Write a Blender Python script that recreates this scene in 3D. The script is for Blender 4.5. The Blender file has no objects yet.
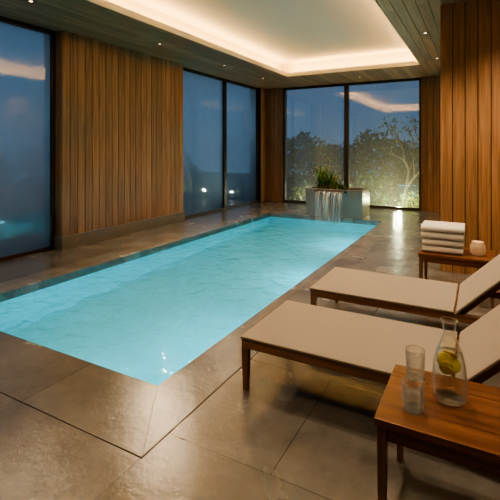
import bpy, bmesh, math, random
from mathutils import Vector, Matrix
random.seed(7)
S=bpy.context.scene
COL=S.collection
try:
    S.view_settings.view_transform='AgX'; S.view_settings.look='AgX - Medium High Contrast'; S.view_settings.exposure=.15
except Exception as ex: print(ex)
# ---------------------------------------------------------------- helpers
def nt(name):
    m=bpy.data.materials.new(name); m.use_nodes=True
    t=m.node_tree; b=t.nodes['Principled BSDF']; return m,t,b,t.nodes.new,t.links.new
def empty(name,loc=(0,0,0)):
    e=bpy.data.objects.new(name,None); e.location=loc; e.empty_display_size=.1; COL.objects.link(e); return e
def finish(name,bm,mats,parent=None,smooth=False,bevel=0,subs=0):
    me=bpy.data.meshes.new(name); bm.normal_update(); bm.to_mesh(me); bm.free()
    for m in mats: me.materials.append(m)
    if smooth:
        for p in me.polygons: p.use_smooth=True
    o=bpy.data.objects.new(name,me); COL.objects.link(o)
    if parent: o.parent=parent
    if bevel:
        b=o.modifiers.new('bev','BEVEL'); b.width=bevel; b.segments=3; b.limit_method='ANGLE'
    if subs:
        s=o.modifiers.new('sub','SUBSURF'); s.levels=subs; s.render_levels=subs
    return o
def newbm():
    bm=bmesh.new(); bm.loops.layers.float_color.new('bcol'); return bm
def box(bm,x0,x1,y0,y1,z0,z1,mi=0,c=None):
    if c is None: c=random.random()
    vs=[bm.verts.new(p) for p in ((x0,y0,z0),(x1,y0,z0),(x1,y1,z0),(x0,y1,z0),(x0,y0,z1),(x1,y0,z1),(x1,y1,z1),(x0,y1,z1))]
    L=bm.loops.layers.float_color.get('bcol')
    for f in ((0,3,2,1),(4,5,6,7),(0,1,5,4),(1,2,6,5),(2,3,7,6),(3,0,4,7)):
        F=bm.faces.new([vs[i] for i in f]); F.material_index=mi
        if L:
            for l in F.loops: l[L]=(c,c,c,1)
    return vs
def boxobj(name,dims,mat,parent=None,bevel=0):
    bm=newbm(); box(bm,*dims); return finish(name,bm,[mat],parent,bevel=bevel)
def lathe(bm,prof,cx,cy,cz,seg=40,mi=0):
    rings=[]
    for r,z in prof:
        if r<1e-5: rings.append([bm.verts.new((cx,cy,cz+z))])
        else: rings.append([bm.verts.new((cx+r*math.cos(2*math.pi*i/seg),cy+r*math.sin(2*math.pi*i/seg),cz+z)) for i in range(seg)])
    for a,b in zip(rings,rings[1:]):
        for i in range(seg):
            j=(i+1)%seg
            if len(a)==1 and len(b)==1: continue
            if len(a)==1: f=bm.faces.new((a[0],b[j],b[i]))
            elif len(b)==1: f=bm.faces.new((a[i],a[j],b[0]))
            else: f=bm.faces.new((a[i],a[j],b[j],b[i]))
            f.material_index=mi; f.smooth=True
def tube(bm,pts,radii,seg=8,mi=0):
    rings=[]
    for k,p in enumerate(pts):
        p=Vector(p); d=(Vector(pts[min(k+1,len(pts)-1)])-Vector(pts[max(k-1,0)])).normalized()
        a=d.orthogonal().normalized(); b=d.cross(a)
        rings.append([bm.verts.new(p+radii[k]*(a*math.cos(2*math.pi*i/seg)+b*math.sin(2*math.pi*i/seg))) for i in range(seg)])
    for A,B in zip(rings,rings[1:]):
        for i in range(seg):
            j=(i+1)%seg; f=bm.faces.new((A[i],A[j],B[j],B[i])); f.material_index=mi; f.smooth=True
# ---------------------------------------------------------------- materials
def m_wood(name,dark,light,axis='Z',rough=.45,scale=1.0,var=.5):
    m,t,b,N,L=nt(name)
    tc=N('ShaderNodeTexCoord'); at=N('ShaderNodeAttribute'); at.attribute_name='bcol'
    off=N('ShaderNodeVectorMath'); off.operation='MULTIPLY_ADD'; L(at.outputs['Color'],off.inputs[0]); off.inputs[1].default_value=(7,11,13); L(tc.outputs['Object'],off.inputs[2])
    mp=N('ShaderNodeMapping'); L(off.outputs[0],mp.inputs[0])
    s=[28*scale]*3; s['XYZ'.index(axis)]=1.3*scale; mp.inputs['Scale'].default_value=s
    n=N('ShaderNodeTexNoise'); n.inputs['Scale'].default_value=1; n.inputs['Detail'].default_value=6; n.inputs['Roughness'].default_value=.6; n.inputs['Distortion'].default_value=.6; L(mp.outputs[0],n.inputs['Vector'])
    r=N('ShaderNodeValToRGB'); r.color_ramp.elements[0].position=.3; r.color_ramp.elements[0].color=(*dark,1); r.color_ramp.elements[1].position=.7; r.color_ramp.elements[1].color=(*light,1); L(n.outputs[0],r.inputs[0])
    mr=N('ShaderNodeMapRange'); L(at.outputs['Fac'],mr.inputs[0]); mr.inputs[3].default_value=1-var*.6; mr.inputs[4].default_value=1+var*.45
    mx=N('ShaderNodeVectorMath'); mx.operation='SCALE'; L(r.outputs[0],mx.inputs[0]); L(mr.outputs[0],mx.inputs['Scale'])
    L(mx.outputs[0],b.inputs['Base Color']); b.inputs['Roughness'].default_value=rough
    bp=N('ShaderNodeBump'); bp.inputs['Strength'].default_value=.15; bp.inputs['Distance'].default_value=.01; L(n.outputs[0],bp.inputs['Height']); L(bp.outputs[0],b.inputs['Normal'])
    return m
def m_simple(name,col,rough=.5,metal=0,emit=None,es=0,bump=0,bscale=50):
    m,t,b,N,L=nt(name)
    tc=N('ShaderNodeTexCoord'); n=N('ShaderNodeTexNoise'); n.inputs['Scale'].default_value=bscale; n.inputs['Detail'].default_value=4; L(tc.outputs['Object'],n.inputs['Vector'])
    r=N('ShaderNodeValToRGB'); r.color_ramp.elements[0].color=(*[c*.85 for c in col],1); r.color_ramp.elements[1].color=(*[min(1,c*1.1) for c in col],1); L(n.outputs[0],r.inputs[0]); L(r.outputs[0],b.inputs['Base Color'])
    b.inputs['Roughness'].default_value=rough; b.inputs['Metallic'].default_value=metal
    if emit: b.inputs['Emission Color'].default_value=(*emit,1); b.inputs['Emission Strength'].default_value=es
    if bump:
        bp=N('ShaderNodeBump'); bp.inputs['Strength'].default_value=bump; bp.inputs['Distance'].default_value=.01; L(n.outputs[0],bp.inputs['Height']); L(bp.outputs[0],b.inputs['Normal'])
    return m
def m_stone(name,c0,c1,tiles=True,wet=.5,tw=1.2,th=.6,ox=0,oy=0):
    m,t,b,N,L=nt(name)
    tc=N('ShaderNodeTexCoord')
    n=N('ShaderNodeTexNoise'); n.inputs['Scale'].default_value=2.2; n.inputs['Detail'].default_value=10; n.inputs['Roughness'].default_value=.7; n.inputs['Distortion'].default_value=.15; L(tc.outputs['Object'],n.inputs['Vector'])
    r=N('ShaderNodeValToRGB'); r.color_ramp.elements[0].position=.25; r.color_ramp.elements[0].color=(*c0,1); r.color_ramp.elements[1].position=.78; r.color_ramp.elements[1].color=(*c1,1); L(n.outputs[0],r.inputs[0])
    col=r.outputs[0]; h=n.outputs[0]
    n2=N('ShaderNodeTexNoise'); n2.inputs['Scale'].default_value=26; n2.inputs['Detail'].default_value=6; L(tc.outputs['Object'],n2.inputs['Vector'])
    if tiles:
        mp=N('ShaderNodeMapping'); mp.inputs['Location'].default_value=(ox,oy,0); L(tc.outputs['Object'],mp.inputs[0])
        br=N('ShaderNodeTexBrick'); br.inputs['Scale'].default_value=1; br.inputs['Brick Width'].default_value=tw; br.inputs['Row Height'].default_value=th; br.inputs['Mortar Size'].default_value=.003; br.inputs['Mortar Smooth'].default_value=.2
        br.inputs['Color1'].default_value=(.88,.88,.88,1); br.inputs['Color2'].default_value=(1.1,1.09,1.08,1); br.inputs['Mortar'].default_value=(.38,.36,.34,1); L(mp.outputs[0],br.inputs['Vector'])
        mm=N('ShaderNodeVectorMath'); mm.operation='MULTIPLY'; L(col,mm.inputs[0]); L(br.outputs['Color'],mm.inputs[1]); col=mm.outputs[0]
    # damp patches: slightly darker and glossier stone
    n3=N('ShaderNodeTexNoise'); n3.inputs['Scale'].default_value=1.5; n3.inputs['Detail'].default_value=7; n3.inputs['Roughness'].default_value=.55; n3.inputs['Distortion'].default_value=.2; L(tc.outputs['Object'],n3.inputs['Vector'])
    wm=N('ShaderNodeMapRange'); wm.inputs[1].default_value=.38; wm.inputs[2].default_value=.70; wm.inputs[3].default_value=1; wm.inputs[4].default_value=0; L(n3.outputs[0],wm.inputs[0])
    dk=N('ShaderNodeMapRange'); dk.inputs[3].default_value=1; dk.inputs[4].default_value=1-.2*wet; L(wm.outputs[0],dk.inputs[0])
    sc=N('ShaderNodeVectorMath'); sc.operation='SCALE'; L(col,sc.inputs[0]); L(dk.outputs[0],sc.inputs['Scale']); L(sc.outputs[0],b.inputs['Base Color'])
    rr=N('ShaderNodeMapRange'); rr.inputs[3].default_value=.32; rr.inputs[4].default_value=.32-wet*.2; L(wm.outputs[0],rr.inputs[0]); L(rr.outputs[0],b.inputs['Roughness'])
    b.inputs['Specular IOR Level'].default_value=.8
    ad=N('ShaderNodeMath'); ad.operation='MULTIPLY_ADD'; L(n2.outputs[0],ad.inputs[0]); ad.inputs[1].default_value=.35; L(h,ad.inputs[2])
    bp=N('ShaderNodeBump'); bp.inputs['Strength'].default_value=.4; bp.inputs['Distance'].default_value=.015; L(ad.outputs[0],bp.inputs['Height']); L(bp.outputs[0],b.inputs['Normal'])
    return m
def schlick(N,L,f0=.04,normal=None):
    lw=N('ShaderNodeLayerWeight'); lw.inputs['Blend'].default_value=.5
    if normal is not None: L(normal,lw.inputs['Normal'])
    pw=N('ShaderNodeMath'); pw.operation='POWER'; L(lw.outputs['Facing'],pw.inputs[0]); pw.inputs[1].default_value=5
    ma=N('ShaderNodeMath'); ma.operation='MULTIPLY_ADD'; L(pw.outputs[0],ma.inputs[0]); ma.inputs[1].default_value=1-f0; ma.inputs[2].default_value=f0
    return ma.outputs[0]
def m_glass(name,tint=(.96,.98,1),f0=.04,rough=0.0,fog=None,edge=0,fcol=(.85,.93,1)):
    m,t,b,N,L=nt(name); t.nodes.remove(b); out=t.nodes['Material Output']
    tr=N('ShaderNodeBsdfTransparent'); tr.inputs[0].default_value=(*tint,1)
    gl=N('ShaderNodeBsdfGlossy'); gl.inputs['Roughness'].default_value=rough
    mx=N('ShaderNodeMixShader'); L(schlick(N,L,f0),mx.inputs[0])
    base=tr.outputs[0]
    if edge:  # whitish silhouette mixed in as a painted edge highlight
        lw=N('ShaderNodeLayerWeight'); lw.inputs['Blend'].default_value=.5
        pw=N('ShaderNodeMath'); pw.operation='POWER'; L(lw.outputs['Facing'],pw.inputs[0]); pw.inputs[1].default_value=4
        d=N('ShaderNodeBsdfTranslucent'); d.inputs[0].default_value=(.8,.85,.85,1)
        d2=N('ShaderNodeBsdfDiffuse'); d2.inputs[0].default_value=(.75,.8,.8,1); ma=N('ShaderNodeMixShader'); ma.inputs[0].default_value=.5; L(d.outputs[0],ma.inputs[1]); L(d2.outputs[0],ma.inputs[2])
        ml=N('ShaderNodeMath'); ml.operation='MULTIPLY'; L(pw.outputs[0],ml.inputs[0]); ml.inputs[1].default_value=edge
        m0=N('ShaderNodeMixShader'); L(ml.outputs[0],m0.inputs[0]); L(base,m0.inputs[1]); L(ma.outputs[0],m0.inputs[2]); base=m0.outputs[0]
    if fog:
        tc=N('ShaderNodeTexCoord'); n=N('ShaderNodeTexNoise'); n.inputs['Scale'].default_value=.9; n.inputs['Detail'].default_value=4; L(tc.outputs['Object'],n.inputs['Vector'])
        sz=N('ShaderNodeSeparateXYZ'); L(tc.outputs['Object'],sz.inputs[0])
        rp=N('ShaderNodeValToRGB'); mz=N('ShaderNodeMath'); mz.operation='DIVIDE'; L(sz.outputs['Z'],mz.inputs[0]); mz.inputs[1].default_value=3.3; L(mz.outputs[0],rp.inputs[0])
        cr=rp.color_ramp; cr.elements[0].position=0; cr.elements[0].color=(fog[0],)*3+(1,); cr.elements[1].position=1; cr.elements[1].color=(fog[2],)*3+(1,); e=cr.elements.new(.55); e.color=(fog[1],)*3+(1,)
        mr=N('ShaderNodeMapRange'); mr.inputs[1].default_value=.3; mr.inputs[2].default_value=.7; mr.inputs[3].default_value=.75; mr.inputs[4].default_value=1.1; L(n.outputs[0],mr.inputs[0])
        mu=N('ShaderNodeMath'); mu.operation='MULTIPLY'; mu.use_clamp=True; L(rp.outputs[0],mu.inputs[0]); L(mr.outputs[0],mu.inputs[1])
        d=N('ShaderNodeBsdfTranslucent'); d.inputs[0].default_value=(*fcol,1)
        m1=N('ShaderNodeMixShader'); L(mu.outputs[0],m1.inputs[0]); L(base,m1.inputs[1]); L(d.outputs[0],m1.inputs[2]); base=m1.outputs[0]
    L(base,mx.inputs[1]); L(gl.outputs[0],mx.inputs[2]); L(mx.outputs[0],out.inputs[0]); return m
WALLW=m_wood('cedar_cladding',(.22,.112,.053),(.45,.258,.135),'Z',.42,1,.42)
CEILW=m_wood('ceiling_oak',(.24,.135,.07),(.46,.28,.155),'Y',.5,1,.4)
FURN=m_wood('teak_x',(.16,.076,.037),(.33,.17,.085),'X',.35,1.2,.2)
TABW=m_wood('table_walnut',(.10,.038,.017),(.24,.105,.047),'X',.28,1.0,.35)
LEGW=m_wood('teak_z',(.14,.066,.034),(.28,.145,.075),'Z',.35,1.2,.2)
STONE=m_stone('floor_stone',(.085,.083,.081),(.225,.217,.205),True,.9,1.2,.9,.25,.05)
COPE=m_stone('coping_stone',(.115,.113,.108),(.245,.237,.225),True,.9,1.4,4,.3,.9)
PLINTH=m_stone('plinth_stone',(.13,.125,.115),(.25,.235,.215),False,.2)
DARK=m_simple('dark_core',(.02,.018,.015),.8)
FRAME=m_simple('bronze_frame',(.055,.042,.033),.4,.3)
PLASTER=m_simple('cove_plaster',(.78,.72,.60),.8,bump=.03)
GLASSB=m_glass('dusk_tinted_window_glass',(.36,.45,.56),.15,.01,(.04,.10,.12))  # darker dusk outside is put into the glass tint
GLASSL=m_glass('misted_window_glass',(.38,.5,.62),.10,.04,(.30,.95,.7),0,(.88,.97,1))
# ---------------------------------------------------------------- camera
F=421.0; H=1.5; CZ=3.3
yaw=math.atan(230/421)
cd=bpy.data.cameras.new('camera'); cam=bpy.data.objects.new('camera',cd); COL.objects.link(cam)
cam.location=(0,0,H); cam.rotation_euler=(math.pi/2,0,yaw); cd.sensor_width=36; cd.lens=F/500*36; cd.shift_y=-.2; cd.clip_start=.02
S.camera=cam
# ---------------------------------------------------------------- shell
def boards_x(bm,x0,x1,yf,dirn,z0,z1,bw=.14,th=.02,gap=.009):   # face plane at y=yf facing dirn(-1/+1)
    n=max(1,round((x1-x0)/bw)); w=(x1-x0)/n
    for i in range(n):
        a=x0+i*w+gap/2; b=x0+(i+1)*w-gap/2
        y=sorted((yf,yf-dirn*th)); box(bm,a,b,y[0],y[1],z0,z1,0)
def boards_y(bm,y0,y1,xf,dirn,z0,z1,bw=.14,th=.02,gap=.011):
    n=max(1,round((y1-y0)/bw)); w=(y1-y0)/n
    for i in range(n):
        a=y0+i*w+gap/2; b=y0+(i+1)*w-gap/2
        x=sorted((xf,xf-dirn*th)); box(bm,x[0],x[1],a,b,z0,z1,0)
# left wall
bm=newbm()
boards_y(bm,4.19,7.13,-5.50,1,.2,CZ); box(bm,-5.95,-5.52,4.21,7.11,0,CZ,1)
boards_x(bm,-5.72,-5.52,4.19,-1,.2,CZ,.1); boards_x(bm,-5.72,-5.52,7.13,1,.2,CZ,.1)
box(bm,-5.95,-5.475,4.17,7.15,0,.2,2)
boards_y(bm,-1.5,1.0,-5.5,1,.2,CZ); box(bm,-5.95,-5.52,-1.6,.98,0,CZ,1); box(bm,-5.95,-5.475,-1.6,1.02,0,.2,2)
boards_y(bm,10.84,11.2,-5.55,1,0,CZ,.12); box(bm,-5.95,-5.57,10.86,11.5,0,CZ,1)
finish('wall_left',bm,[WALLW,DARK,PLINTH])
bm=newbm()
boards_x(bm,-5.57,-5.02,11.18,-1,0,CZ,.14); box(bm,-5.57,-5.03,11.2,11.5,0,CZ,1)
boards_x(bm,-1.28,-.44,11.18,-1,0,CZ,.14); box(bm,-1.27,-.41,11.2,11.5,0,CZ,1)
finish('wall_back',bm,[WALLW,DARK])
bm=newbm()
boards_x(bm,-.433,1.9,5.72,-1,.0,CZ,.14); boards_y(bm,5.74,11.18,-.433,-1,0,CZ)
box(bm,-.413,2.2,5.74,11.5,0,CZ,1)
boards_y(bm,-1.5,5.72,1.9,-1,0,CZ); box(bm,1.92,2.2,-1.6,5.74,0,CZ,1)
finish('wall_right',bm,[WALLW,DARK])
bm=newbm(); boards_x(bm,-5.5,1.9,-1.5,1,0,CZ); box(bm,-5.5,1.9,-1.7,-1.52,0,CZ,1); finish('wall_near',bm,[WALLW,DARK])
# ceiling with recessed tray
hx0,hx1,hy0,hy1=-4.15,-1.10,1.2,9.5
bm=newbm()
def cboards(x0,x1,y0,y1,bw=.14):
    n=max(1,round((x1-x0)/bw)); w=(x1-x0)/n
    for i in range(n):
        y=y0; 
        while y<y1-.01:
            e=min(y1,y+random.uniform(1.6,3.0)); 
            if y1-e<.5: e=y1
            box(bm,x0+i*w+.003,x0+(i+1)*w-.003,y+.002,e-.002,CZ,CZ+.02,0); y=e
cboards(-5.95,hx0,-1.6,11.5); cboards(hx1,2.2,-1.6,11.5); cboards(hx0,hx1,-1.6,hy0); cboards(hx0,hx1,hy1,11.5)
for d in ((-5.95,hx0,-1.6,11.5),(hx1,2.2,-1.6,11.5),(hx0,hx1,-1.6,hy0),(hx0,hx1,hy1,11.5)):
    box(bm,*d,CZ+.021,CZ+.06,1)
e=.015
box(bm,hx0,hx0+e,hy0,hy1,CZ-.004,CZ+.085,2); box(bm,hx1-e,hx1,hy0,hy1,CZ-.004,CZ+.085,2)
box(bm,hx0,hx1,hy0,hy0+e,CZ-.004,CZ+.085,2); box(bm,hx0,hx1,hy1-e,hy1,CZ-.004,CZ+.085,2)
c=.24; cz=CZ+.36
box(bm,hx0-c-.1,hx0-c,hy0-c,hy1+c,CZ+.06,cz,2); box(bm,hx1+c,hx1+c+.1,hy0-c,hy1+c,CZ+.06,cz,2)
box(bm,hx0-c,hx1+c,hy0-c-.1,hy0-c,CZ+.06,cz,2); box(bm,hx0-c,hx1+c,hy1+c,hy1+c+.1,CZ+.06,cz,2)
box(bm,-5.95,2.2,-1.6,11.5,cz,cz+.15,2)
finish('ceiling',bm,[CEILW,DARK,PLASTER])
bm=newbm(); 
for d in ((-5.97,-5.9,-1.6,11.5),(2.1,2.2,-1.6,11.5),(-5.95,2.2,11.4,11.5),(-5.95,2.2,-1.7,-1.6)): box(bm,*d,CZ+.06,cz,0)
finish('trim_1',bm,[DARK])
# LED cove
led=empty('cove_led_strip',(0,0,0))
LEDM=m_simple('led_tape',(1,.8,.5),.5,emit=(1,.62,.22),es=8)
def area(name,loc,sx,sy,power,col,rot,parent=None):
    l=bpy.data.lights.new(name,'AREA'); l.shape='RECTANGLE'; l.size=sx; l.size_y=sy; l.energy=power; l.color=col
    o=bpy.data.objects.new(name,l); o.location=loc; o.rotation_euler=rot; COL.objects.link(o)
    if parent: o.parent=parent
    return o
WARM=(1,.56,.18)
zz=CZ+.095
q=.10
bm=newbm()
box(bm,hx0-q-.02,hx0-q+.02,hy0,hy1,CZ+.06,CZ+.08); box(bm,hx1+q-.02,hx1+q+.02,hy0,hy1,CZ+.06,CZ+.08)
box(bm,hx0,hx1,hy0-q-.02,hy0-q+.02,CZ+.06,CZ+.08); box(bm,hx0,hx1,hy1+q-.02,hy1+q+.02,CZ+.06,CZ+.08)
finish('led_tape',bm,[LEDM],led)
cy=(hy0+hy1)/2; cx=(hx0+hx1)/2
area('led_left',(hx0-q,cy,zz),.06,hy1-hy0,76,WARM,(math.pi,0,0),led)
area('led_right',(hx1+q,cy,zz),.06,hy1-hy0,76,WARM,(math.pi,0,0),led)
area('led_near',(cx,hy0-q,zz),hx1-hx0,.06,30,WARM,(math.pi,0,0),led)
area('led_far',(cx,hy1+q,zz),hx1-hx0,.06,30,WARM,(math.pi,0,0),led)
# downlights
DLRING=m_simple('downlight_ring',(.05,.04,.03),.4,.5); DLEM=m_simple('downlight_lens',(1,.9,.7),.4,emit=(1,.72,.42),es=5)
def downlight(x,y,power,ang=95,tilt=(0,0)):
    e=empty('recessed_downlight',(x,y,CZ))
    bm=newbm(); lathe(bm,[(.022,-.001),(.036,-.006),(.042,-.004),(.042,.002)],0,0,0,24); finish('trim_ring',bm,[DLRING],e)
    bm=newbm(); lathe(bm,[(.0,-.002),(.022,-.002)],0,0,0,24); finish('lens',bm,[DLEM],e)
    l=bpy.data.lights.new('lamp','SPOT'); l.energy=power*1.9; l.color=(1,.72,.45); l.spot_size=math.radians(ang); l.spot_blend=1; l.shadow_soft_size=.04
    o=bpy.data.objects.new('lamp',l); COL.objects.link(o); o.parent=e; o.location=(0,0,-.03); o.rotation_euler=(tilt[0],tilt[1],0)
for y,p in ((1.2,50),(3.2,50),(5.54,215),(7.6,95),(9.4,60)): downlight(-4.77,y,p,120,(0,-.5))
for y,p in ((1.0,30),(2.9,76),(4.9,88),(6.98,60),(9.0,50)): downlight(-.74,y,p,100)
downlight(.6,4.6,90,100,(.3,0)); downlight(.6,2.6,58,100); downlight(-2.6,10.4,45,90); downlight(-2.6,.2,26,110)
# floor
PX0,PX1,PY0,PY1=-4.40,-1.80,2.07,9.07
CX0,CX1,CY0,CY1=-4.75,-1.45,1.55,9.45
g=.007; WZ=-.09
bm=newbm()
box(bm,-5.95,CX0-g,-1.7,11.5,-.12,0); box(bm,CX1+g,2.2,-1.7,11.5,-.12,0)
box(bm,CX0-g,CX1+g,-1.7,CY0-g,-.12,0); box(bm,CX0-g,CX1+g,CY1+g,11.5,-.12,0)
finish('floor',bm,[STONE])
# ---------------------------------------------------------------- pool
pool=empty('swimming_pool',(0,0,0))
bm=newbm()
V=[(CX0,CY0),(CX1,CY0),(CX1,CY1),(CX0,CY1)]; I=[(PX0,PY0),(PX1,PY0),(PX1,PY1),(PX0,PY1)]
for k in range(4):   # mitred coping
    j=(k+1)%4; A,B,C2,D=V[k],V[j],I[j],I[k]
    top=[bm.verts.new((*p,0)) for p in (A,B,C2,D)]; bot=[bm.verts.new((*p,-.10)) for p in (A,B,C2,D)]
    bm.faces.new(top); bm.faces.new(bot[::-1])
    for a in range(4):
        b2=(a+1)%4; bm.faces.new((top[b2],top[a],bot[a],bot[b2]))
finish('coping',bm,[COPE],pool,bevel=.002)
bm=newbm()
for d in ((CX0-.05,CX0+.05,CY0-.05,CY1+.05),(CX1-.05,CX1+.05,CY0-.05,CY1+.05),(CX0,CX1,CY0-.05,CY0+.05),(CX0,CX1,CY1-.05,CY1+.05)): box(bm,*d,-.3,-.13)
finish('drain_channel',bm,[DARK],pool)
m,t,b,N,L=nt('pool_tile'); POOLT=m
tc=N('ShaderNodeTexCoord'); br=N('ShaderNodeTexBrick'); br.inputs['Scale'].default_value=1; br.inputs['Brick Width'].default_value=.6; br.inputs['Row Height'].default_value=.3; br.inputs['Mortar Size'].default_value=.004
br.inputs['Color1'].default_value=(.24,.69,.76,1); br.inputs['Color2'].default_value=(.27,.72,.79,1); br.inputs['Mortar'].default_value=(.17,.56,.63,1); L(tc.outputs['Object'],br.inputs['Vector']); L(br.outputs['Color'],b.inputs['Base Color']); b.inputs['Roughness'].default_value=.5
DEP=-1.0
bm=newbm()
c0=[bm.verts.new((x,y,-.095)) for x,y in I]; c1=[bm.verts.new((x,y,DEP)) for x,y in I]
for k in range(4):
    j=(k+1)%4; bm.faces.new((c0[j],c0[k],c1[k],c1[j]))
bm.faces.new(c1)
finish('basin',bm,[POOLT],pool)
LENS=m_simple('pool_lamp_lens',(.6,.95,1),.3,emit=(.45,.9,1),es=8)
PC=(.19,.82,1.0)
for y,p in ((3.5,30),(5.7,20),(7.9,24)):
    area('pool_light',(PX1-.03,y,-.42),.16,.24,p,PC,(0,math.radians(45),0),pool)
    bm=newbm(); lathe(bm,[(0,0),(.08,0),(.095,.012),(.1,.0)],0,0,0,32); o=finish('pool_lamp',bm,[LENS],pool); o.location=(PX1-.012,y,-.42); o.rotation_euler=(0,math.radians(-90),0)
area('pool_light_near',(-3.0,PY0+.03,-.5),.7,.3,6,PC,(math.radians(90),0,0),pool)
m,t,b,N,L=nt('water'); t.nodes.remove(b); out=t.nodes['Material Output']; WATER=m
gl=N('ShaderNodeBsdfGlass'); gl.inputs['Color'].default_value=(.84,.98,1,1); gl.inputs['Roughness'].default_value=0; gl.inputs['IOR'].default_value=1.33
tc=N('ShaderNodeTexCoord'); n=N('ShaderNodeTexNoise'); n.inputs['Scale'].default_value=3.8; n.inputs['Detail'].default_value=3; n.inputs['Distortion'].default_value=.9; L(tc.outputs['Object'],n.inputs['Vector'])
bp=N('ShaderNodeBump'); bp.inputs['Strength'].default_value=.5; bp.inputs['Distance'].default_value=.09; L(n.outputs[0],bp.inputs['Height'])
L(bp.outputs[0],gl.inputs['Normal']); L(gl.outputs[0],out.inputs[0])
bm=newbm(); vs=[bm.verts.new((x,y,WZ)) for x,y in I]; bm.faces.new(vs); finish('water_surface',bm,[WATER],pool)
# ---------------------------------------------------------------- windows
def window(name,axis,pos,a0,a1,mull,glass):
    e=empty(name,(0,0,0)); bm=newbm()
    def fb(u0,u1,z0,z1,d=.05):
        if axis=='Y': box(bm,pos-d,pos+d,u0,u1,z0,z1)
        else: box(bm,u0,u1,pos-d,pos+d,z0,z1)
    fb(a0,a1,0,.05); fb(a0,a1,CZ-.06,CZ); fb(a0,a0+.06,.05,CZ-.06); fb(a1-.06,a1,.05,CZ-.06)
    for q in mull: fb(q-.055,q+.055,.05,CZ-.06,.06)
    finish('frame',bm,[FRAME],e,bevel=.003)
    bm=newbm()
    P=[(a0+.05,.04),(a1-.05,.04),(a1-.05,CZ-.05),(a0+.05,CZ-.05)]
    vs=[bm.verts.new((pos,u,z) if axis=='Y' else (u,pos,z)) for u,z in P]; bm.faces.new(vs)
    finish('glass_pane',bm,[glass],e)
window('window_1','Y',-5.70,1.0,4.19,[],GLASSL)
window('window_2','Y',-5.70,7.13,10.84,[9.04],GLASSL)
window('window_3','X',11.25,-5.03,-1.27,[-3.165],GLASSB)
# ---------------------------------------------------------------- vegetation helpers
def m_leaf(name,c0,c1):
    m,t,b,N,L=nt(name)
    tc=N('ShaderNodeTexCoord'); n=N('ShaderNodeTexNoise'); n.inputs['Scale'].default_value=5; L(tc.outputs['Object'],n.inputs['Vector'])
    r=N('ShaderNodeValToRGB'); r.color_ramp.elements[0].position=.35; r.color_ramp.elements[0].color=(*c0,1); r.color_ramp.elements[1].position=.65; r.color_ramp.elements[1].color=(*c1,1); L(n.outputs[0],r.inputs[0]); L(r.outputs[0],b.inputs['Base Color']); b.inputs['Roughness'].default_value=.5
    return m
LEAF=m_leaf('leaf_green',(.03,.08,.015),(.12,.22,.04)); LEAFY=m_leaf('leaf_yellow',(.16,.22,.03),(.4,.42,.08)); LEAFD=m_leaf('hedge_leaf',(.015,.035,.02),(.05,.09,.04)); BARK=m_simple('bark',(.10,.07,.05),.8,bump=.4)
def leaf(bm,p,d,l,w,mi=0):
    d=d.normalized(); s=d.cross(Vector((random.uniform(-1,1),random.uniform(-1,1),random.uniform(-1,1)))).normalized()
    n=d.cross(s)
    a=bm.verts.new(p); b1=bm.verts.new(p+d*l*.45+s*w*.5+n*l*.05); b2=bm.verts.new(p+d*l*.45-s*w*.5+n*l*.05); c=bm.verts.new(p+d*l)
    f=bm.faces.new((a,b1,c,b2)); f.material_index=mi
def rv(): 
    v=Vector((random.gauss(0,1),random.gauss(0,1),random.gauss(0,1))); return v.normalized()
def blade(bm,base,ang,length,lean,w,mi=0,seg=7):
    d=Vector((math.cos(ang),math.sin(ang),0)); s=Vector((-d.y,d.x,0)); p=Vector(base); prev=None
    for i in range(seg+1):
        f=i/seg; th=lean*f**1.2; ww=w*(1-f)**.6*(.4+1.2*min(f*3,1))*.6+.0005
        a=bm.verts.new(p+s*ww); b=bm.verts.new(p-s*ww)
        if prev: F_=bm.faces.new((prev[0],a,b,prev[1])); F_.material_index=mi; F_.smooth=True
        prev=(a,b); p=p+(d*math.sin(th)+Vector((0,0,1))*math.cos(th))*length/seg
def bush(name,x,y,z,rx,ry,rz,n,mats,size=.09):
    bm=bmesh.new()
    for i in range(n):
        v=rv(); v.z=abs(v.z); r=random.uniform(.55,1)
        p=Vector((x+v.x*rx*r,y+v.y*ry*r,z+v.z*rz*r)); leaf(bm,p,v+rv()*.8,size*random.uniform(.6,1.4),size*.45,random.randrange(len(mats)))
    for i in range(7):
        v=rv(); v.z=abs(v.z)+.3; tube(bm,[(x,y,z-.02),(x+v.x*rx*.4,y+v.y*ry*.4,z+v.z*rz*.5),(x+v.x*rx*.8,y+v.y*ry*.8,z+min(1,v.z)*rz*.8)],[.02,.012,.005],5,0)
    return finish(name,bm,mats)
# planter / water feature
pl=empty('stone_planter_fountain',(0,0,0))
x0,x1,y0,y1,ht=-3.52,-2.22,9.12,9.78,.62
bm=newbm()
w=.07
box(bm,x0,x1,y0,y0+w,0,ht); box(bm,x0,x1,y1-w,y1,0,ht); box(bm,x0,x0+w,y0+w,y1-w,0,ht); box(bm,x1-w,x1,y0+w,y1-w,0,ht)
finish('trough',bm,[PLINTH],pl,bevel=.006)
boxobj('soil',(x0+w,x1-w,y0+w,y1-w,.05,ht-.06),m_simple('soil',(.04,.028,.02),.9,bump=.5),pl)
SX0,SX1=-3.24,-2.6
bm=newbm(); box(bm,SX0-.03,SX1+.03,y0-.09,y0+.03,.555,.57); box(bm,SX0-.03,SX0,y0-.09,y0,.57,.60); box(bm,SX1,SX1+.03,y0-.09,y0,.57,.60); finish('spout_lip',bm,[FRAME],pl)
m,t,b,N,L=nt('falling_water'); t.nodes.remove(b); out=t.nodes['Material Output']; FALL=m
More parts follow.
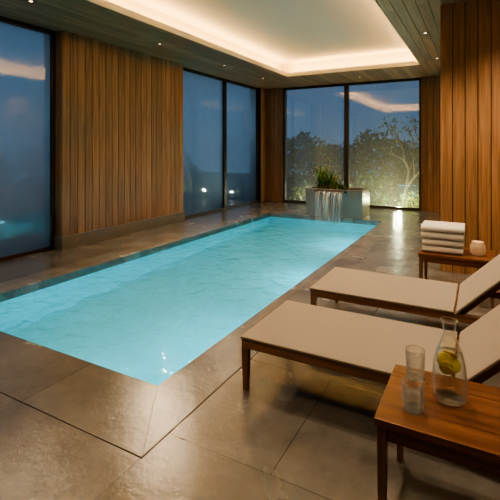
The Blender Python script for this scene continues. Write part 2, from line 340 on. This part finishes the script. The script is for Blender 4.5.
tr=N('ShaderNodeBsdfTransparent'); tr.inputs[0].default_value=(.9,.97,1,1); gl=N('ShaderNodeBsdfGlossy'); gl.inputs['Roughness'].default_value=.15; tl=N('ShaderNodeBsdfDiffuse'); tl.inputs[0].default_value=(.9,.96,1,1)
tc=N('ShaderNodeTexCoord'); mp=N('ShaderNodeMapping'); mp.inputs['Scale'].default_value=(40,1,1.3); n=N('ShaderNodeTexNoise'); n.inputs['Scale'].default_value=1; n.inputs['Detail'].default_value=3; L(tc.outputs['Object'],mp.inputs[0]); L(mp.outputs[0],n.inputs['Vector'])
mr=N('ShaderNodeMapRange'); mr.inputs[1].default_value=.42; mr.inputs[2].default_value=.66; mr.inputs[3].default_value=.06; mr.inputs[4].default_value=.5; L(n.outputs[0],mr.inputs[0])
m1=N('ShaderNodeMixShader'); m1.inputs[0].default_value=.7; L(gl.outputs[0],m1.inputs[1]); L(tl.outputs[0],m1.inputs[2])
mx=N('ShaderNodeMixShader'); L(mr.outputs[0],mx.inputs[0]); L(tr.outputs[0],mx.inputs[1]); L(m1.outputs[0],mx.inputs[2]); L(mx.outputs[0],out.inputs[0])
bm=newbm(); rows=[]
for i in range(13):
    f=i/12; z=.572-.66*f; yy=y0-.09-.14*math.sqrt(f); rows.append([bm.verts.new((SX0+(SX1-SX0)*k/24+ (.5-k/24)*.06*f,yy+.006*math.sin(k*1.3+i*.4),z)) for k in range(25)])
for a,b_ in zip(rows,rows[1:]):
    for k in range(24): bm.faces.new((a[k],a[k+1],b_[k+1],b_[k]))
finish('water_sheet',bm,[FALL],pl,smooth=True)
bm=bmesh.new()
for (px,py,n,lmin,lmax) in ((-3.25,9.45,80,.4,.8),(-2.75,9.45,26,.12,.22),(-3.02,9.5,50,.3,.6)):
    for i in range(n):
        blade(bm,(px+random.gauss(0,.06),py+random.gauss(0,.05),ht-.07),random.uniform(0,6.28),random.uniform(lmin,lmax),random.uniform(.6,2.3),random.uniform(.014,.03),random.randrange(2))
finish('foliage',bm,[LEAF,LEAFY],pl)
# garden
bm=newbm()
for d in ((-22,-5.96,-14,26),(2.21,14,-14,26),(-5.96,2.21,-14,-1.71),(-5.96,2.21,11.51,26)): box(bm,*d,-.4,-.13)
finish('garden_ground',bm,[m_simple('garden_gravel',(.05,.05,.045),.9,bump=.5,bscale=20)])
def hedge(name,x0,x1,y0,y1,h,n):
    bm=bmesh.new()
    for i in range(n):
        x=random.uniform(x0,x1); y=random.uniform(y0,y1); top=h*(1+.16*math.sin(x*1.7+y*1.1)+.08*math.sin(x*4.1+y*3.3))
        leaf(bm,Vector((x,y,-.13+top*random.random()**.8)),rv()+Vector((0,0,.3)),random.uniform(.14,.3),.1)
    for i in range(10):
        px=random.uniform(x0,x1); py=random.uniform(y0,y1); tube(bm,[(px,py,-.13),(px,py,h*.8)],[.03,.015],5)
    return finish(name,bm,[LEAFD])
hedge('garden_hedge',-10.4,-9.2,-3,13,1.5,8000)
hedge('garden_hedge',-9.5,2.5,18.6,19.8,2.0,12000)
def tree(name,x,y,z,h,n,mats,spread=1.0,ls=.1,r0=.05):
    bm=bmesh.new()
    def br(p,d,l,r,dep):
        q=p+d*l*.5+rv()*l*.08; e=q+(d+rv()*.25).normalized()*l*.5; tube(bm,[p,q,e],[r,r*.8,r*.6],6,0)
        if dep==0:
            for i in range(n): leaf(bm,e+rv()*random.random()*.28*spread,rv(),ls*random.uniform(.6,1.3),ls*.5,1)
            return
        for k in range(3): br(e if k else q,(d+rv()*.75*spread+Vector((0,0,.15))).normalized(),l*.72,r*.6,dep-1)
    br(Vector((x,y,z)),Vector((.1,0,1)).normalized(),h*.35,r0,3)
    return finish(name,bm,mats)
tree('garden_tree',-1.95,12.8,-.13,3.0,9,[BARK,LEAF],1,.1,.07)
tree('garden_tree',-4.6,13.6,-.13,2.3,8,[BARK,LEAF])
tree('garden_tree',-8.6,8.9,-.13,2.6,12,[BARK,LEAFD])
bush('garden_shrub',-1.6,12.35,-.13,.42,.3,.5,420,[LEAFY,LEAF])
bush('garden_shrub',-2.6,12.2,-.13,.38,.3,.42,320,[LEAF,LEAFD])
bush('garden_shrub',-3.6,12.3,-.13,.45,.35,.75,420,[LEAF,LEAFD],.12)
bush('garden_shrub',-4.75,12.1,-.13,.45,.35,.65,420,[LEAFY,LEAFD],.12)
bush('garden_shrub',-3.0,13.6,-.13,.7,.4,.95,600,[LEAF,LEAFD],.13)
bush('garden_shrub',-1.0,13.2,-.13,.6,.4,.95,520,[LEAF,LEAFD],.12)
for yy in (2.6,3.6,7.9,9.0,10.2): bush('garden_shrub',-7.2,yy,-.13,.5,.5,.8,360,[LEAF,LEAFD])
def glamp(x,y,p,col,tx=0,ty=0):
    e=empty('garden_spotlight',(x,y,-.13)); bm=newbm(); lathe(bm,[(0,0),(.015,0),(.015,.1),(.03,.11),(.04,.18),(.036,.18),(.02,.14),(0,.14)],0,0,0,16); finish('housing',bm,[FRAME],e)
    l=bpy.data.lights.new('lamp','POINT'); l.energy=p; l.color=col; l.shadow_soft_size=.04; o=bpy.data.objects.new('lamp',l); COL.objects.link(o); o.parent=e; o.location=(0,0,.26)
glamp(-1.9,11.85,150,(1,.85,.35)); glamp(-3.1,11.9,45,(1,.85,.5)); glamp(-4.3,11.75,40,(1,.92,.6)); glamp(-2.15,12.7,130,(1,.85,.45)); glamp(-4.2,13.1,50,(1,.9,.55)); glamp(-7.4,8.5,14,(.7,.95,.9)); glamp(-7.4,3.1,10,(.6,.9,.9))
# ---------------------------------------------------------------- loungers
m,t,b,N,L=nt('sling_fabric'); FAB=m
tc=N('ShaderNodeTexCoord'); w1=N('ShaderNodeTexWave'); w1.inputs['Scale'].default_value=55; w1.bands_direction='X'; w2=N('ShaderNodeTexWave'); w2.inputs['Scale'].default_value=55; w2.bands_direction='Y'
L(tc.outputs['Object'],w1.inputs['Vector']); L(tc.outputs['Object'],w2.inputs['Vector'])
ml=N('ShaderNodeMath'); ml.operation='MULTIPLY'; L(w1.outputs['Fac'],ml.inputs[0]); L(w2.outputs['Fac'],ml.inputs[1])
r=N('ShaderNodeValToRGB'); r.color_ramp.elements[0].color=(.27,.243,.21,1); r.color_ramp.elements[1].color=(.44,.395,.34,1); L(ml.outputs[0],r.inputs[0]); L(r.outputs[0],b.inputs['Base Color']); b.inputs['Roughness'].default_value=.8
bp=N('ShaderNodeBump'); bp.inputs['Strength'].default_value=.2; bp.inputs['Distance'].default_value=.002; L(ml.outputs[0],bp.inputs['Height']); L(bp.outputs[0],b.inputs['Normal'])
def lounger(X,Y0,hinge):
    e=empty('sun_lounger',(X,Y0,0)); W=.71; L1=hinge-X; T=L1+.62
    for k,yy in enumerate((0,W-.035)):
        boxobj('side_rail_%d'%(k+1),(.0,T,yy,yy+.035,.265,.32),FURN,e,.004)
    boxobj('foot_rail',(.0,.04,.035,W-.035,.265,.32),FURN,e,.004)
    boxobj('head_rail',(T-.04,T,.035,W-.035,.265,.32),FURN,e,.004)
    boxobj('cross_rail',(L1-.02,L1+.02,.035,W-.035,.27,.31),FURN,e,.004)
    k=0
    for xx in (.0,T-.05):
        for yy in (0,W-.042):
            k+=1; bm=newbm(); vs=box(bm,xx,xx+.045,yy,yy+.042,0,.268)
            for v in vs[:4]:
                v.co.x+= (xx+.0225-v.co.x)*.25; v.co.y+=(yy+.021-v.co.y)*.25
            finish('leg_%d'%k,bm,[LEGW],e,bevel=.003)
    bm=newbm(); nx,ny=24,10; rows=[]
    for i in range(nx+1):
        f=i/nx; rows.append([bm.verts.new((-.006+(L1+.0)*f,-.006+(W+.012)*j/ny,.338-.008*math.sin(math.pi*j/ny)*min(1,4*min(f,1-f)+.1)*1.0)) for j in range(ny+1)])
    for a,b_ in zip(rows,rows[1:]):
        for j in range(ny): bm.faces.new((a[j],b_[j],b_[j+1],a[j+1]))
    o=finish('seat_sling',bm,[FAB],e,smooth=True); s=o.modifiers.new('s','SOLIDIFY'); s.thickness=.018; s.offset=-1; bv=o.modifiers.new('b','BEVEL'); bv.width=.006; bv.segments=3; bv.limit_method='ANGLE'; bv.angle_limit=1
    B=empty('backrest',(L1+.005,0,.335)); B.parent=e; B.rotation_euler=(0,-math.radians(45),0)
    bm=newbm(); rows=[]; BL=.74
    for i in range(13):
        f=i/12; rows.append([bm.verts.new((BL*f,-.006+(W+.012)*j/ny,-.008*math.sin(math.pi*j/ny)*min(1,4*min(f,1-f)+.1))) for j in range(ny+1)])
    for a,b_ in zip(rows,rows[1:]):
        for j in range(ny): bm.faces.new((a[j],b_[j],b_[j+1],a[j+1]))
    o=finish('back_sling',bm,[FAB],B,smooth=True); s=o.modifiers.new('s','SOLIDIFY'); s.thickness=.018; s.offset=-1; bv=o.modifiers.new('b','BEVEL'); bv.width=.006; bv.segments=3; bv.limit_method='ANGLE'; bv.angle_limit=1
    for yy in (.02,W-.05): boxobj('back_stile',(0.01,BL-.01,yy,yy+.03,-.055,-.019),FURN,B,.003)
    boxobj('back_top_rail',(BL-.045,BL-.01,.05,W-.05,-.055,-.019),FURN,B,.003)
    for yy in (.06,W-.085):
        bm=newbm(); tube(bm,[(L1+.52,yy+.01,.30),(L1+.36,yy+.01,.335+.36-.05)],[.012,.012],10); finish('back_strut',bm,[FURN],e)
    return e
lounger(-1.31,2.285,-.12)
lounger(-1.26,3.37,-.16)
# ---------------------------------------------------------------- side tables
def table(x0,x1,y0,y1,h):
    e=empty('side_table',(x0,y0,0)); W=x1-x0; D=y1-y0
    bm=newbm(); n=4; w=D/n
    for i in range(n): box(bm,0,W,i*w+.0008,(i+1)*w-.0008,h-.028,h)
    finish('top',bm,[TABW],e,bevel=.002)
    k=0
    for xx in (.008,W-.046):
        for yy in (.008,D-.046):
            k+=1; bm=newbm(); vs=box(bm,xx,xx+.038,yy,yy+.038,0,h-.028)
            for v in vs[:4]: v.co.x+=(xx+.019-v.co.x)*.25; v.co.y+=(yy+.019-v.co.y)*.25
            finish('leg_%d'%k,bm,[LEGW],e,bevel=.003)
    boxobj('apron_front',(.046,W-.046,.014,.034,h-.085,h-.028),TABW,e,.002)
    boxobj('apron_back',(.046,W-.046,D-.034,D-.014,h-.085,h-.028),TABW,e,.002)
    boxobj('apron_left',(.014,.034,.046,D-.046,h-.085,h-.028),TABW,e,.002)
    boxobj('apron_right',(W-.034,W-.014,.046,D-.046,h-.085,h-.028),TABW,e,.002)
    return e
TH=.45
table(-.365,.22,1.68,2.16,TH)
table(-.555,.13,4.58,5.08,TH)
# glassware
GW=m_glass('drinking_glass',(.99,.995,.99),.07,0,None,.8)
RIM=m_glass('glass_rim',(.9,.93,.92),.35,0,None,.9)
DW=m_glass('drinking_water',(.96,.985,.98),.06,0,None,.3)
def tumbler(x,y,r,h,lvl):
    e=empty('glass_tumbler',(x,y,TH))
    bm=newbm(); lathe(bm,[(0,.0005),(r*.86,.0005),(r*.9,.004),(r,h),(r-.003,h),(r*.9-.003,.014),(0,.012)],0,0,0,48)
    lathe(bm,[(r-.0035,h-.001),(r-.003,h+.001),(r-.0015,h+.002),(r,h+.001),(r+.0006,h-.001)],0,0,0,48,1)
    lathe(bm,[(r*.5,.003),(r*.84,.003),(r*.88,.006),(r*.86,.012),(r*.5,.0125)],0,0,0,48,1)
    finish('glass_body',bm,[GW,RIM],e)
    if lvl:
        bm=newbm(); a=r*.9-.0035; bb=a+(r-.0025-a)*(lvl/h); lathe(bm,[(0,.0145),(a,.0145),(bb,lvl),(0,lvl)],0,0,0,48); finish('water_fill',bm,[DW],e)
tumbler(-.262,2.07,.044,.13,0)
tumbler(-.238,1.81,.045,.112,.06)
c=empty('water_carafe',(-.114,1.968,TH))
outp=[(0,.0005),(.060,.0005),(.066,.006),(.068,.03),(.067,.10),(.063,.15),(.052,.20),(.036,.235),(.026,.262),(.0235,.285),(.026,.31),(.034,.33)]
inn=[(max(0,r-.0028),z+(.010 if z<.02 else 0)) for r,z in outp][::-1]
bm=newbm(); lathe(bm,outp+inn,0,0,0,56); lathe(bm,[(.0308,.329),(.0325,.332),(.0345,.332),(.0348,.329)],0,0,0,56,1); finish('glass_body',bm,[GW,RIM],c)
bm=newbm(); lathe(bm,[(0,.0115),(.055,.0115),(.0625,.02),(.0645,.03),(.0635,.10),(.0595,.15),(.0485,.197),(0,.197)],0,0,0,56); finish('water_fill',bm,[DW],c)
PEEL=m_simple('lemon_peel',(.95,.62,.02),.4); PULP=m_simple('lemon_pulp',(1,.80,.12),.35,bscale=120)
for i,(lx,ly,lz,ax,ay) in enumerate(((-.018,-.018,.165,1.2,.3),(.018,-.01,.150,.9,-.5),(.004,.02,.178,.5,.5),(-.01,-.02,.135,1.4,.9))):
    bm=newbm(); lathe(bm,[(0,-.003),(.025,-.003),(.028,-.002)],0,0,0,32,1); lathe(bm,[(.028,-.002),(.030,0),(.028,.002)],0,0,0,32,0); lathe(bm,[(.028,.002),(.025,.003),(0,.003)],0,0,0,32,1)
    o=finish('lemon_slice_%d'%(i+1),bm,[PEEL,PULP],c); o.location=(lx,ly,lz); o.rotation_euler=(ax,ay,i)
# towels
TOW=m_simple('towel_cotton',(.90,.88,.84),.95,bump=.9,bscale=260)
ts=empty('folded_towel_stack',(0,0,TH))
for k in range(4):
    x0=-.53+random.uniform(-.006,.006); x1=-.14+random.uniform(-.01,.006); ya=4.66+random.uniform(-.006,.006); yb=4.98
    zb=k*.070+.018
    path=[(yb,zb),(ya+.05,zb),(ya+.02,zb+.001),(ya+.004,zb+.008),(ya,zb+.0175),(ya+.004,zb+.027),(ya+.02,zb+.034),(ya+.05,zb+.035),(yb,zb+.034)]
    pts=[]
    for a,b_ in zip(path,path[1:]):
        n=6 if abs(a[0]-b_[0])>.1 else 1
        for i in range(n): pts.append((a[0]+(b_[0]-a[0])*i/n,a[1]+(b_[1]-a[1])*i/n))
    pts.append(path[-1]); bm=newbm(); nx=14; rows=[]
    for (yy,z) in pts: rows.append([bm.verts.new((x0+(x1-x0)*i/nx,yy+.002*math.sin(i*.9+k),z+random.uniform(-.0012,.0012))) for i in range(nx+1)])
    for a,b_ in zip(rows,rows[1:]):
        for j in range(nx): bm.faces.new((a[j],a[j+1],b_[j+1],b_[j]))
    o=finish('towel_%d'%(k+1),bm,[TOW],ts,smooth=True); s=o.modifiers.new('s','SOLIDIFY'); s.thickness=.031; s.offset=0
    bv=o.modifiers.new('b','BEVEL'); bv.width=.011; bv.segments=3; bv.limit_method='ANGLE'; bv.angle_limit=1.0
# candle in ribbed holder
cn=empty('votive_candle',(-.02,4.78,TH))
CUP=m_simple('frosted_cup_glow',(.62,.50,.38),.3,emit=(1,.5,.22),es=.12)  # faint emission paints candlelight into the frosted cup
bm=newbm(); lathe(bm,[(0,.0005),(.045,.0005),(.058,.012),(.067,.04),(.070,.065),(.066,.09),(.057,.112),(.052,.122),(.055,.134),(.052,.136),(.048,.122),(.054,.10),(.062,.065),(.05,.02),(0,.02)],0,0,0,40); finish('cup',bm,[CUP],cn)
bm=newbm()
for i in range(5):
    z=.025+i*.018; r=.067+.004*math.sin(math.pi*(i+.5)/5); lathe(bm,[(r-.002,z-.003),(r+.0015,z),(r-.002,z+.003)],0,0,0,40)
finish('ribs',bm,[CUP],cn)
bm=newbm(); lathe(bm,[(0,.021),(.048,.021),(.058,.06),(.053,.09),(0,.088)],0,0,0,32); finish('wax',bm,[m_simple('wax',(.9,.8,.6),.4,emit=(1,.6,.25),es=1.0)],cn)  # wax emission stands in for flame light inside it
bm=newbm(); lathe(bm,[(0,.088),(.006,.096),(.004,.11),(0,.126)],0,0,0,12); finish('flame',bm,[m_simple('flame',(1,.8,.3),.4,emit=(1,.6,.2),es=25)],cn)
# ---------------------------------------------------------------- sky
w=bpy.data.worlds.new('dusk_sky'); S.world=w; w.use_nodes=True; t=w.node_tree; N=t.nodes.new; L=t.links.new; bg=t.nodes['Background']
tc=N('ShaderNodeTexCoord'); sx=N('ShaderNodeSeparateXYZ'); L(tc.outputs['Generated'],sx.inputs[0])
r=N('ShaderNodeValToRGB'); L(sx.outputs['Z'],r.inputs[0]); cr=r.color_ramp
cr.elements[0].position=0.0; cr.elements[0].color=(.14,.24,.34,1); cr.elements[1].position=.6; cr.elements[1].color=(.07,.13,.22,1)
e_=cr.elements.new(.12); e_.color=(.15,.25,.37,1); e_=cr.elements.new(.3); e_.color=(.11,.19,.30,1)
L(r.outputs[0],bg.inputs[0]); bg.inputs[1].default_value=1.05
